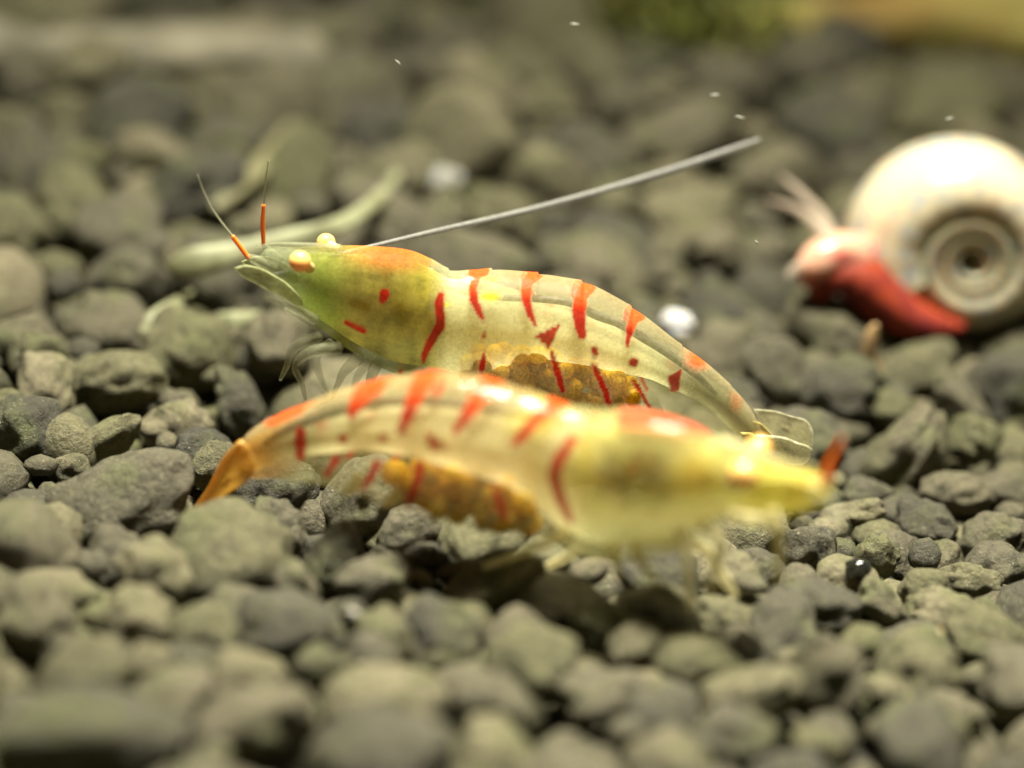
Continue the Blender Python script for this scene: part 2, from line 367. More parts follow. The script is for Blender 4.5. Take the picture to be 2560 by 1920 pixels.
def body_verts(C, H, W, k, toward, seg, inner=None):
    a = np.linspace(0, 2 * np.pi, seg, endpoint=False); n = len(C)
    ca, sa = np.cos(a), np.sin(a); ex = 2 / 2.25
    cx = np.sign(ca) * np.abs(ca) ** ex; sx = np.sign(sa) * np.abs(sa) ** ex      # sin: dorsal +1, cos: toward camera +1
    lat = cx * (1 - .12 * np.clip(sx, 0, 1) ** 2)
    if inner is None:
        V = C[:, None] + k[:, None, None] * (H[:, None] * sx[None, :, None] + toward[None, None] * (W[:, None] * lat[None])[..., None])
    else:
        lo_, hi, ws = inner(np.linspace(0, 1, n))                                 # ventral and dorsal limits, width share
        mid = (lo_ + hi) / 2; half = (hi - lo_) / 2
        V = C[:, None] + H[:, None] * (mid[:, None] + half[:, None] * sx[None])[..., None] + toward[None, None] * (W[:, None] * ws[:, None] * lat[None])[..., None]
    return V
def close_ends(V, F, n, seg):
    V = np.vstack([V.reshape(-1, 3), V[0].mean(0), V[-1].mean(0)])
    for j in range(seg):
        F.append((n * seg, (j + 1) % seg, j)); F.append((n * seg + 1, (n - 1) * seg + j, (n - 1) * seg + (j + 1) % seg))
    return V, F
def paint(me, rgb, alpha):
    at = me.color_attributes.new('pigment', 'FLOAT_COLOR', 'POINT')
    at.data.foreach_set('color', np.column_stack([rgb, alpha]).ravel())
def near_pixels(V, seg, n):
    """photo pixel of every vertex's near-side twin, so both flanks carry the same marks"""
    P = project(V[:n * seg]).reshape(n, seg, 2); j = np.arange(seg); m = (seg // 2 - j) % seg
    near = np.cos(2 * np.pi * j / seg) >= -1e-6; P = np.where(near[None, :, None], P, P[:, m]); P = P.reshape(-1, 2)
    return np.vstack([P, P[:1], P[-1:]])

def uropod(root, base, outline, p0, nrm, rgb, rim, alpha, thick=.10):
    """thin blade with a thicker rim, its glitter painted on as paler dots"""
    Q = catmull(np.array(outline + outline[:1], float), 41)[:-1]; c = Q.mean(0); V, A, C = [], [], []
    nr = len(Q); rings = [1.0, .95, .86, .60, .32, .08]
    for side in (1, -1):
        for r in rings:
            for q in Q:
                p = on_plane(*(c + (q - c) * r), p0, nrm); t = thick * (0.15 if r == 1 else 1.0 if r > .9 else .7)
                V.append(p + side * nrm * t + nrm * .03 * math.sin((c + (q - c) * r)[0] * .08 + (c + (q - c) * r)[1] * .05)); sp_ = .25 + .75 * max(0, math.sin(q[0] * .31) * math.sin(q[1] * .37 + 1)) ** .5; A.append(alpha + (rim[3] - alpha) * sp_ if r > .9 else alpha); C.append(rgb + (np.array(rim[:3]) - rgb) * sp_ if r > .9 else rgb)  # rim sparkle is painted into colour and opacity
        V.append(on_plane(*c, p0, nrm) + side * nrm * thick); A.append(alpha); C.append(rgb)
    F = []; st = nr * 6 + 1
    for side in range(2):
        o = side * st
        for r in range(5):
            for j in range(nr):
                k = (j + 1) % nr; f = (o + r * nr + j, o + r * nr + k, o + (r + 1) * nr + k, o + (r + 1) * nr + j); F.append(f if side else f[::-1])
        for j in range(nr):
            k = (j + 1) % nr; f = (o + 5 * nr + j, o + 5 * nr + k, o + 6 * nr); F.append(f if side else f[::-1])
    for j in range(nr):
        k = (j + 1) % nr; F.append((j, k, st + k, st + j))
    me = make_mesh('uropod', V, F); paint(me, np.array(C), np.array(A)); return child('uropod', me, M_FAN, root, base)

EGG_V, EGG_F = icosphere(3)
EGG_ME = bpy.data.meshes.new('egg'); EGG_ME.from_pydata((EGG_V * np.array([1.0, .85, .85]) * S).tolist(), [], EGG_F.tolist()); EGG_ME.polygons.foreach_set('use_smooth', [True] * len(EGG_F)); EGG_ME.materials.append(M_EGG)
def eggs(root, base, region, p0, nrm, toward, count, r0, spread, seed):
    r = random.Random(seed); xs_ = [q[0] for q in region]; ys_ = [q[1] for q in region]; got = []
    for _ in range(9000):
        if len(got) >= count: break
        q = (r.uniform(min(xs_), max(xs_)), r.uniform(min(ys_), max(ys_)))
        if poly_dist(np.array([q]), region)[0] > -8: continue
        lat = r.choice((.95, .6, 0, -.6, -.95)) * spread
        p = on_plane(*q, p0 + toward * lat, nrm)
        if any(np.linalg.norm(p - g) < r0 * 1.45 for g in got): continue
        got.append(p)
        o = link('egg', EGG_ME, parent=root); k = r.uniform(.9, 1.15) * r0
        o.location = (p - base) * S; o.scale = (k,) * 3; o.rotation_euler = (r.uniform(0, 3), r.uniform(0, 3), r.uniform(0, 3))

def sphere_part(name, root, base, p, r, mat, sc3=(1, 1, 1)):
    V, F = icosphere(4); me = make_mesh(name, V * r * np.array(sc3) + p, F); return child(name, me, mat, root, base)
def tube_part(name, root, base, pts, radii, mat, **kw):
    V, F = tube(np.array(pts), np.array(radii), **kw); return child(name, make_mesh(name, V, F), mat, root, base)

def make_shrimp(spec):
    p0, yaw = np.array(spec['plane'], float), spec['yaw']
    nrm = np.array([math.sin(yaw), -math.cos(yaw), 0.0])          # horizontal, facing the camera
    T = nrm
    base = on_plane(*spec['base_px'], p0, nrm); base[2] = spec['base_z']
    root = rootobj('shrimp', base, spec['label'], 'shrimp', 'berried striped shrimps on the soil')
    NR, SG = 420, 112
    C, H, W, k, T = shrimp_body(spec['pairs'], p0, nrm, NR, SG, spec['wr'], spec['seams'], T)
    V = body_verts(C, H, W, k, T, SG); V, F = close_ends(V, grid_faces(NR, SG), NR, SG)
    me = make_mesh('body', V, F); P = near_pixels(V, SG, NR)
    sfrac = np.concatenate([np.repeat(np.linspace(0, 1, NR), SG), [0, 1]]); dors = np.concatenate([np.tile(np.sin(np.linspace(0, 2 * np.pi, SG, endpoint=False)), NR), [0, 0]])
    rgb, al = spec['shell'](P, sfrac, dors); paint(me, rgb, al)
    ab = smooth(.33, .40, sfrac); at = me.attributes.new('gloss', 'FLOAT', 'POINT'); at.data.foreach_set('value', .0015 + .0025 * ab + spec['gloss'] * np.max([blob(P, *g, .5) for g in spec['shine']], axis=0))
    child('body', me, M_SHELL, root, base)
    # flesh inside
    V = body_verts(C, H, W, np.ones(NR), T, 64, spec['inner']); V, F = close_ends(V, grid_faces(NR, 64), NR, 64)
    me = make_mesh('flesh', V, F); P = near_pixels(V, 64, NR); sfrac = np.concatenate([np.repeat(np.linspace(0, 1, NR), 64), [0, 1]])
    rgb, al = spec['flesh'](P, sfrac); dz = np.concatenate([np.tile(np.sin(np.linspace(0, 2 * np.pi, 64, endpoint=False)), NR), [0, 0]]); paint(me, rgb, al * .66 * (1 - .75 * smooth(.2, .95, dz) * smooth(.33, .45, sfrac))); child('flesh', me, M_FLESH, root, base)
    # gut
    tube_part('gut', root, base, [on_plane(x, y, p0 + T * .25, nrm) for x, y, _ in spec['gut']], [r / 60 for _, _, r in spec['gut']], M_GUT, n=60)
    eggs(root, base, spec['eggs'], p0, nrm, T, spec['n_eggs'], spec['egg_r'], spec['egg_spread'], spec['seed'])
    for name, px, py, lat, r in spec['eyes']:
        p = on_plane(px, py, p0 + T * lat, nrm); e = sphere_part('eye', root, base, p, r, M_EYE, (1, 1, 1))
        q = on_plane(px + spec['face'] * -24, py + 16, p0 + T * lat * .55, nrm)
        V, F = tube(np.array([q, (p + q) / 2, p]), np.array([r * .55, r * .6, r * .8]), n=8); o = link('eyestalk', make_mesh('eyestalk', V - p * 0, F), M_EYE2, e)
    for name, pts, mat in spec['tubes']:
        tube_part(name, root, base, [on_plane(x, y, p0 + T * lat, nrm) for x, y, lat, _ in pts], [r for *_, r in pts], mat, n=30, seg=10)
    for name, outline, lat, tilt, rgb, rim, alpha in spec['blades']:
        n2 = nrm * math.cos(tilt) + np.array([0, 0, 1.0]) * math.sin(tilt)
        c = on_plane(*np.mean(outline, 0), p0 + T * lat, nrm); o = uropod(root, base, outline, c, n2, np.array(rgb), rim, alpha); o.name = name; o.data.name = name
    return root, base

# ---- rear shrimp, side on, facing left
R_STRIPES = [
 [(1103,737,14),(1097,759,22),(1101,792,22),(1101,813,24),(1088,835,22),(1072,862,18),(1061,889,14),(1057,905,5)],
 [(1200,672,46),(1187,683,30),(1186,701,18),(1182,723,16),(1184,748,20),(1195,774,18),(1206,797,9)],
 [(1346,680,26),(1319,705,24),(1314,737,22),(1319,766,18),(1328,792,16),(1340,814,5)],
 [(1476,708,34),(1454,739,28),(1447,775,32),(1449,807,28),(1455,840,20)],
 [(1600,778,44),(1584,799,24),(1574,828,16),(1567,867,5)],
 [(1211,881,3),(1207,908,16),(1201,934,9)],[(1378,874,4),(1381,891,10),(1393,927,18),(1406,975,14)],
 [(1483,910,9),(1495,939,16),(1512,975,16),(1524,1014,14)],[(1584,951,8),(1596,971,13),(1608,992,8),(1622,1016,8)],
 [(1487,872,14),(1487,884,15)],[(1584,906,23)],[(1210,838,11)],[(961,735,26),(958,748,20)],[(867,806,12),(910,827,14)],[(895,903,15)],[(1002,930,10)]]
R_POLY = [[(1338,840),(1401,809),(1372,872)],[(1670,942),(1704,923),(1696,978),(1677,978)]]
def marks(P, stripes, polys, edge=3.5, wob=1.6):
    w_ = np.stack([np.sin(P[:, 1] * .19 + P[:, 0] * .05) + .6 * np.sin(P[:, 1] * .47), np.sin(P[:, 0] * .23) * .5], -1) * wob * .5
    d = np.full(len(P), 1e9)
    for s_ in stripes: d = np.minimum(d, seg_dist(P + w_, s_) - 2.0)
    for q in polys: d = np.minimum(d, poly_dist(P + w_, q) - 2)
    return 1 - smooth(-edge, edge, d)
def lay(rgb, al, mask, c, a):
    mk = mask[:, None]; return rgb * (1 - mk) + np.asarray(c) * mk, al * (1 - mask) + a * mask
def mottle(P, k=1.0, ph=0.0):
    x, y = P[:, 0] * k, P[:, 1] * k
    v = np.sin(x * .051 + y * .033 + ph) * np.sin(y * .061 - x * .023 + 1.3 + ph) + .6 * np.sin(x * .11 - y * .07 + 2 * np.sin(y * .04 + ph)) * np.sin(y * .13 + x * .05 + ph)
    return np.clip(v, -1, 1)
def r_shell(P, s, dors):
    rgb = np.tile(np.array((.82, .82, .46)), (len(P), 1)); al = np.full(len(P), .22)
    rgb, al = lay(rgb, al, smooth(1110, 1060, P[:, 0]), (.46, .44, .10), .26)                   # carapace
    rgb, al = lay(rgb, al, smooth(800, 700, P[:, 0]), (.42, .46, .27), .34)                     # clear snout
    rgb, al = lay(rgb, al, blob(P, 780, 760, 130, 120, .7), (.32, .44, .07), .40)
    rgb, al = lay(rgb, al, blob(P, 940, 900, 170, 60, .8), (.34, .42, .22), .45)
    rgb, al = lay(rgb, al, smooth(1700, 1800, P[:, 0]), (.50, .46, .22), .34)
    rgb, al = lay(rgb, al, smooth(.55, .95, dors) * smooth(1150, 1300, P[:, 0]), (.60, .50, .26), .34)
    rgb, al = lay(rgb, al, blob(P, 985, 632, 150, 62, .8) * .9, ORANGE, .85)
    rgb, al = lay(rgb, al, blob(P, 1745, 900, 46, 36, .7), ORANGE, .8)
    rgb, al = lay(rgb, al, blob(P, 1840, 1010, 26, 30, .8) * .6, ORANGE, .7)
    y_ = np.maximum(blob(P, 1226, 742, 36, 16, .5), blob(P, 1118, 762, 10, 10, .5)); rgb, al = lay(rgb, al, y_, YELLOW, .85)
    m = marks(P, R_STRIPES, R_POLY)
    rgb, al = lay(rgb, al, m, RED, .93)
    rgb, al = lay(rgb, al, m * smooth(.62, .9, dors) * .85, ORANGE, .93)
    return rgb, al
def r_flesh(P, s):
    rgb = np.tile(CREAM, (len(P), 1)); al = np.full(len(P), 1.0)
    rgb, al = lay(rgb, al, smooth(1130, 1060, P[:, 0]), (.42, .40, .10), 1)
    rgb, al = lay(rgb, al, blob(P, 980, 760, 170, 130, .8), OLIVE, 1)
    rgb, al = lay(rgb, al, np.maximum(blob(P, 950, 690, 90, 36, .8), blob(P, 980, 800, 90, 50, .9) * .7), (.13, .085, .01), 1)
    rgb, al = lay(rgb, al, blob(P, 1060, 720, 60, 90, .9) * .8, (.70, .60, .06), 1)
    c_ = smooth(1130, 1060, P[:, 0]); mt = mottle(P); rgb, al = lay(rgb, al, c_ * np.clip(mt, 0, 1) * .75, (.16, .13, .02), 1); rgb, al = lay(rgb, al, c_ * np.clip(-mt, 0, 1) * .6, (.66, .60, .14), 1)
    rgb, al = lay(rgb, al, smooth(880, 800, P[:, 0]) * .8, (.38, .48, .10), 1)
    rgb, al = lay(rgb, al, smooth(800, 680, P[:, 0]), (.30, .33, .20), .35)
    rgb, al = lay(rgb, al, blob(P, 1400, 790, 260, 50, .9) * .5, (.46, .50, .24), 1)
    rgb, al = lay(rgb, al, blob(P, 1500, 905, 160, 50, .8) * .8, (.86, .78, .42), 1)
    rgb, al = lay(rgb, al, smooth(1600, 1760, P[:, 0]), (.46, .46, .24), .62)
    rgb, al = lay(rgb, al, smooth(1780, 1880, P[:, 0]), (.50, .42, .14), .5)
    return rgb, al
def r_inner(s):
    lo_ = np.interp(s, [0, .1, .25, .42, .5, .72, .85, 1], [-.8, -.8, -.82, -.72, -.25, -.12, -.35, -.8])
    hi = np.interp(s, [0, .1, .25, .40, .5, .75, .9, 1], [.8, .82, .86, .84, .62, .52, .70, .8]); return lo_, hi, np.interp(s, [0, .2, .45, .8, 1], [.8, .86, .86, .84, .8])
rear = dict(
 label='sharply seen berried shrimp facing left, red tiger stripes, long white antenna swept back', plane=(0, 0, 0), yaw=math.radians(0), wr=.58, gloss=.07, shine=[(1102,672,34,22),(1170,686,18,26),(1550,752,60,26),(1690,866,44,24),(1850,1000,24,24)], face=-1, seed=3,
 base_px=(900, 990), base_z=-3.6,
 pairs=[(636,640,640,672),(662,622,668,708),(700,618,705,738),(760,616,748,776),(838,613,812,828),(933,615,890,884),(1023,625,978,928),(1080,648,1035,942),(1125,674,1080,950),(1172,675,1130,965),(1240,673,1210,985),(1335,682,1300,1005),(1407,693,1385,1022),(1479,711,1450,1032),(1551,749,1510,1040),(1623,797,1580,1038),(1695,855,1645,1036),(1767,907,1705,1042),(1815,950,1757,1062),(1853,990,1800,1085),(1880,1026,1838,1112),(1910,1086,1872,1140),(1938,1145,1905,1165)],
 seams=[1100,1215,1330,1445,1560,1680,1800], shell=r_shell, flesh=r_flesh, inner=r_inner,
 gut=[(1100,715,5),(1180,735,7),(1256,744,8),(1355,748,9),(1427,758,10),(1487,787,11),(1548,809,11),(1608,845,11),(1648,869,11),(1701,906,10),(1749,945,9),(1790,985,5)],
 eggs=[(1150,900),(1180,872),(1250,868),(1370,876),(1410,895),(1465,902),(1495,925),(1575,938),(1605,975),(1590,1010),(1480,1020),(1330,1000),(1200,975),(1150,940)], n_eggs=80, egg_r=.42, egg_spread=1.0,
 eyes=[('eye',750,654,1.75,.44),('eye',815,607,-1.15,.40)],
 tubes=[
  ('rostrum', [(850,628,0,.30),(760,618,0,.20),(690,612,0,.10),(640,616,0,.03)], M_LEG),
  ('antennule', [(690,672,.3,.22),(640,650,.3,.20),(618,641,.3,.13)], M_LEG), ('antennule_tip', [(622,646,.3,.10),(600,616,.3,.10),(581,590,.3,.085)], M_ORANGE), ('antennule_hair', [(582,592,.3,.04),(540,536,.3,.035),(510,480,.3,.025),(494,436,.3,.015)], M_HAIR),
  ('antennule', [(700,650,-.5,.20),(675,630,-.5,.17),(660,612,-.5,.11)], M_LEG), ('antennule_tip', [(659,612,-.5,.085),(657,560,-.5,.10),(659,512,-.5,.08)], M_ORANGE), ('antennule_hair', [(659,515,-.5,.045),(664,460,-.5,.04),(672,400,-.5,.02)], M_HAIR),
  ('antenna', [(690,690,-.8,.16),(800,650,-1.6,.12),(960,609,-2.6,.10),(1100,576,-4,.12),(1300,531,-6,.14),(1500,478,-8,.15),(1700,418,-10,.16),(1850,367,-11.5,.15),(1900,349,-12,.08)], M_ANT),
  ('maxilliped', [(790,800,.9,.22),(735,770,1.2,.16),(690,750,1.3,.13),(660,745,1.3,.09)], M_LEG), ('maxilliped', [(800,820,.6,.16),(750,795,.9,.10),(712,772,1,.07)], M_LEG),
  ('leg', [(850,870,1.0,.30),(775,880,1.3,.24),(738,915,1.4,.15),(755,960,1.4,.12),(764,1000,1.3,.07)], M_LEG), ('leg', [(900,890,1.0,.30),(860,930,1.2,.20),(845,960,1.2,.13),(828,1000,1.1,.07)], M_LEG),
  ('leg', [(830,860,-.8,.28),(790,890,-1.0,.22),(800,940,-1.2,.16),(820,985,-1.3,.08)], M_LEG), ('leg', [(940,910,1.0,.28),(925,960,1.1,.18),(940,1010,1.1,.1)], M_LEG), ('leg', [(800,840,.9,.26),(735,870,1.2,.2),(715,920,1.3,.12),(700,950,1.3,.07)], M_LEG), ('leg', [(920,900,-.9,.26),(890,950,-1.1,.16),(880,1000,-1.2,.08)], M_LEG)]
  + [('swimmeret', [(x,1000,.7,.28),(x+18,1040,.8,.26),(x+40,1070,.8,.10)], M_LEG) for x in (1240,1340,1440,1540,1630)],
 blades=[('antennal_scale', [(583,670),(620,662),(690,690),(750,740),(757,768),(720,752),(660,720),(605,690)], 1.25, 0, (.44,.46,.22), (.50,.52,.28,.6), .55),
  ('antennal_scale', [(600,655),(640,640),(700,650),(750,690),(740,710),(690,690),(630,670)], -1.0, 0, (.42,.46,.20), (.48,.5,.25,.5), .5),
  ('uropod', [(1884,1022),(1937,1027),(1976,1039),(2019,1053),(2034,1089),(2030,1125),(1980,1120),(1930,1090),(1895,1060)], -.5, .35, (.40,.37,.20), (.62,.60,.46,.8), .55),
  ('uropod', [(1890,1090),(1935,1090),(1990,1105),(2030,1125),(2012,1160),(1965,1158),(1935,1138),(1905,1120)], .5, -.25, (.40,.37,.20), (.66,.64,.50,.85), .55),
  ('telson', [(1880,1050),(1905,1060),(1940,1100),(1965,1140),(1955,1158),(1930,1148),(1895,1110)], 0, .1, (.52,.44,.14), (.62,.52,.2,.75), .6),
  ('uropod', [(1850,1080),(1880,1085),(1915,1125),(1940,1160),(1950,1180),(1920,1172),(1880,1140)], .9, -.3, (.46,.38,.10), (.6,.5,.2,.8), .5)])
make_shrimp(rear)

# ---- front shrimp, facing right, head nearer to the lens
F_STRIPES = [
 [(934,955,50),(904,990,40),(883,1026,28),(877,1043,12)],[(1066,930,50),(1042,982,38),(1022,1031,32),(1003,1075,18)],[(1226,950,44),(1193,998,36),(1164,1043,28),(1136,1079,14)],
 [(1400,1000,50),(1349,1040,30),(1304,1090,26),(1281,1113,12)],[(1432,1098,22),(1394,1153,28),(1385,1194,26),(1403,1253,22),(1426,1303,12)],
 [(751,1079,24),(751,1110,30),(751,1140,20)],[(857,1096,22)],[(957,1096,18)],[(843,1144,18),(818,1185,14)],[(944,1157,20),(928,1190,20),(912,1218,14)],[(1050,1161,20),(1042,1205,20),(1022,1258,16)],[(1237,1218,12),(1250,1260,16),(1266,1311,12)]]
F_POLY = [[(1062,1075),(1119,1124),(1079,1124)]]
def f_shell(P, s, dors):
    rgb = np.tile(np.array((.70, .66, .34)), (len(P), 1)); al = np.full(len(P), .20)
    rgb, al = lay(rgb, al, smooth(1410, 1480, P[:, 0]), (.72, .70, .30), .24)
    rgb, al = lay(rgb, al, smooth(1820, 1900, P[:, 0]), (.80, .74, .18), .50)
    rgb, al = lay(rgb, al, smooth(1310, 1360, P[:, 1]) * smooth(1380, 1450, P[:, 0]), (.66, .66, .38), .42)
    rgb, al = lay(rgb, al, smooth(760, 660, P[:, 0]), (.70, .42, .08), .45)
    rgb, al = lay(rgb, al, smooth(.5, .95, dors) * smooth(1420, 1300, P[:, 0]), (.62, .46, .20), .36)
    rgb, al = lay(rgb, al, blob(P, 1330, 1060, 100, 60, .7) * .8, (.80, .72, .10), .7)
    rgb, al = lay(rgb, al, blob(P, 1730, 1180, 90, 60, .8) * .6, (.75, .55, .05), .6)
    rgb, al = lay(rgb, al, blob(P, 1450, 1130, 60, 80, .8) * .5, (.70, .62, .05), .6)
    rgb, al = lay(rgb, al, blob(P, 1585, 1180, 120, 80, .9) * .7, (.26, .16, .01), .5)
    rgb, al = lay(rgb, al, blob(P, 1580, 1171, 20, 20, .8) * .8, (.55, .14, .02), .8)
    rgb, al = lay(rgb, al, blob(P, 1630, 1285, 36, 12, .8) * .6, (.45, .18, .06), .6)
    rgb, al = lay(rgb, al, blob(P, 2010, 1230, 70, 50, .8) * .7, (.78, .45, .06), .7)
    m1 = 1 - smooth(-8, 8, seg_dist(P, [(1560,1046,46),(1652,1052,44),(1765,1082,24)])); rgb, al = lay(rgb, al, m1, (.80, .14, .06), .92)
    m2 = 1 - smooth(-8, 8, seg_dist(P, [(676,1052,34),(745,1020,36)])); rgb, al = lay(rgb, al, m2, ORANGE, .85)
    m = marks(P, F_STRIPES, F_POLY, 4, 2.5); rgb, al = lay(rgb, al, m, RED, .92)
    rgb, al = lay(rgb, al, m * smooth(.55, .9, dors) * .8, ORANGE, .92)
    return rgb, al
def f_flesh(P, s):
    rgb = np.tile(np.array((.88, .82, .46)), (len(P), 1)); al = np.ones(len(P))
    rgb, al = lay(rgb, al, blob(P, 1270, 1170, 220, 60, .8), (.95, .88, .52), 1)
    rgb, al = lay(rgb, al, smooth(1420, 1500, P[:, 0]), (.76, .72, .28), 1)
    rgb, al = lay(rgb, al, blob(P, 1580, 1175, 150, 100, .6), (.13, .065, .004), 1)
    rgb, al = lay(rgb, al, blob(P, 1740, 1190, 90, 80, .8), (.82, .64, .10), 1)
    rgb, al = lay(rgb, al, blob(P, 1460, 1150, 60, 110, .9) * .8, (.80, .74, .14), 1)
    rgb, al = lay(rgb, al, blob(P, 1655, 1120, 60, 40, .8) * .7, (.14, .11, .03), 1)
    rgb, al = lay(rgb, al, blob(P, 1620, 1245, 90, 45, .9) * .7, (.34, .38, .10), 1)
    c_ = smooth(1430, 1500, P[:, 0]) * smooth(1320, 1250, P[:, 1]); mt = mottle(P, .8, 2.0); rgb, al = lay(rgb, al, c_ * np.clip(mt, 0, 1) * .6, (.30, .24, .03), 1); rgb, al = lay(rgb, al, c_ * np.clip(-mt, 0, 1) * .5, (.55, .60, .16), 1)
    rgb, al = lay(rgb, al, smooth(1270, 1330, P[:, 1]) * smooth(1400, 1480, P[:, 0]), (.74, .76, .42), 1)
    rgb, al = lay(rgb, al, smooth(1820, 1950, P[:, 0]), (.82, .78, .26), .8)
    rgb, al = lay(rgb, al, smooth(850, 720, P[:, 0]), (.56, .54, .26), .6)
    rgb, al = lay(rgb, al, smooth(700, 620, P[:, 0]), (.72, .42, .07), .8)
    return rgb, al
def f_inner(s):
    lo_ = np.interp(s, [0, .1, .3, .42, .50, .72, .85, 1], [-.8, -.8, -.80, -.75, -.28, -.10, -.25, -.8])
    hi = np.interp(s, [0, .1, .3, .40, .5, .8, .9, 1], [.8, .82, .86, .84, .66, .56, .62, .8]); return lo_, hi, np.interp(s, [0, .2, .45, .8, 1], [.8, .86, .86, .84, .8])
YAW = math.radians(-22)
M_LEGF = film('shrimp_leg_cream', False, (.78, .72, .42), .62, .004, .3, .2, .5)
front = dict(
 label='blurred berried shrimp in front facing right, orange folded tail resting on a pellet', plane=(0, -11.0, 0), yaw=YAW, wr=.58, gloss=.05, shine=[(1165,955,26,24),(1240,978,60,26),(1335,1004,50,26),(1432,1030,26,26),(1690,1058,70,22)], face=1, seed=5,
 base_px=(1700, 1500), base_z=-6.5,
 pairs=[(2078,1205,2078,1238),(2040,1182,2042,1266),(1968,1170,1975,1284),(1900,1152,1908,1288),(1840,1122,1850,1298),(1788,1094,1782,1316),(1720,1060,1705,1370),(1652,1038,1635,1390),(1562,1022,1552,1398),(1490,1024,1482,1388),(1426,1014,1418,1360),(1336,985,1342,1336),(1254,958,1262,1330),(1172,938,1190,1316),(1110,931,1128,1300),(1050,931,1065,1282),(949,947,972,1258),(879,964,908,1234),(798,992,842,1216),(745,1015,782,1206),(684,1040,722,1198),(640,1065,672,1194),(612,1092,630,1196),(592,1135,602,1196)],
 seams=[1440,1310,1190,1070,950,840,720], shell=f_shell, flesh=f_flesh, inner=f_inner,
 gut=[(1380,1040,5),(1286,1036,8),(1172,1014,10),(1050,1002,10),(949,1006,11),(847,1026,11),(745,1063,11),(690,1090,10),(660,1110,6)],
 eggs=[(960,1172),(1000,1165),(1075,1160),(1210,1175),(1290,1215),(1345,1275),(1345,1318),(1250,1318),(1150,1295),(1075,1270),(1000,1220)], n_eggs=85, egg_r=.44, egg_spread=1.0,
 eyes=[('eye',1860,1185,1.75,.52),('eye',1898,1122,-1.15,.44)],
 tubes=[
  ('rostrum', [(1800,1108,0,.30),(1890,1140,0,.22),(1970,1160,0,.10),(2040,1168,0,.03)], M_LEGF),
  ('antennule', [(2030,1225,.3,.3),(2055,1215,.3,.22),(2062,1190,.3,.14)], M_LEGF), ('antennule_tip', [(2055,1215,.3,.16),(2070,1170,.3,.14),(2090,1130,.3,.10),(2104,1095,.3,.05)], M_ORANGE), ('antennule_tip', [(2050,1255,-.4,.15),(2066,1215,-.4,.14),(2078,1180,-.4,.08)], M_ORANGE),
  ('leg', [(1420,1325,.9,.24),(1390,1345,1.2,.20),(1300,1383,1.5,.16),(1210,1418,1.6,.10)], M_LEGF), ('leg', [(1700,1325,1.0,.30),(1718,1400,1.4,.22),(1722,1460,1.5,.20),(1727,1520,1.5,.12)], M_LEGF),
  ('leg', [(1930,1275,.9,.24),(1945,1340,1.2,.18),(1948,1390,1.3,.16),(1940,1450,1.3,.11)], M_LEGF), ('leg', [(1530,1360,.9,.28),(1536,1400,1.1,.16),(1550,1450,1.1,.09)], M_LEGF),
  ('leg', [(1640,1345,-.6,.3),(1760,1370,-.8,.26),(1800,1430,-1.0,.22),(1840,1490,-1.0,.12)], M_LEGF), ('leg', [(1760,1310,.7,.32),(1800,1350,1.0,.26),(1790,1420,1.2,.18),(1770,1480,1.2,.1)], M_LEGF), ('leg', [(1460,1350,-.8,.25),(1420,1390,-1.1,.2),(1330,1430,-1.4,.1)], M_LEGF), ('leg', [(1590,1360,.9,.28),(1600,1400,1.1,.2),(1640,1450,1.1,.1)], M_LEGF),
  ('maxilliped', [(1830,1290,.8,.26),(1900,1300,1.1,.2),(1960,1310,1.1,.12)], M_LEGF), ('antenna', [(2030,1240,.8,.16),(2080,1260,1.2,.10),(2110,1330,1.6,.05)], M_HAIR)]
  + [('swimmeret', [(x,1290,.7,.3),(x-20,1310,.8,.26),(x-45,1325,.8,.10)], M_LEGF) for x in (1330,1240)] + [('swimmeret', [(x,y,.7,.28),(x-20,y+26,.8,.24),(x-44,y+40,.8,.10)], M_LEGF) for x, y in ((1120,1260),(1000,1225),(900,1195))],
 blades=[('antennal_scale', [(1880,1200),(1960,1195),(2040,1215),(2075,1240),(2050,1262),(1970,1270),(1890,1265)], 1.2, 0, (.70,.64,.14), (.74,.66,.2,.6), .5), ('antennal_scale', [(1900,1180),(1970,1178),(2050,1195),(2075,1215),(2040,1240),(1960,1240),(1905,1225)], -1.0, 0, (.70,.62,.14), (.74,.66,.2,.5), .4),
  ('telson', [(598,1100),(625,1120),(600,1180),(545,1240),(500,1276),(492,1272),(530,1200),(570,1130)], 0, 0, (.72,.36,.05), (.75,.45,.1,.85), .75),
  ('uropod', [(605,1098),(640,1150),(622,1200),(575,1232),(520,1272),(490,1285),(500,1262),(545,1195),(575,1135)], .55, .25, (.76,.42,.07), (.82,.58,.2,.9), .75),
  ('uropod', [(595,1105),(610,1150),(580,1200),(530,1250),(492,1280),(484,1270),(520,1215),(560,1140)], -.55, -.2, (.70,.34,.05), (.72,.45,.12,.85), .65)])
make_shrimp(front)

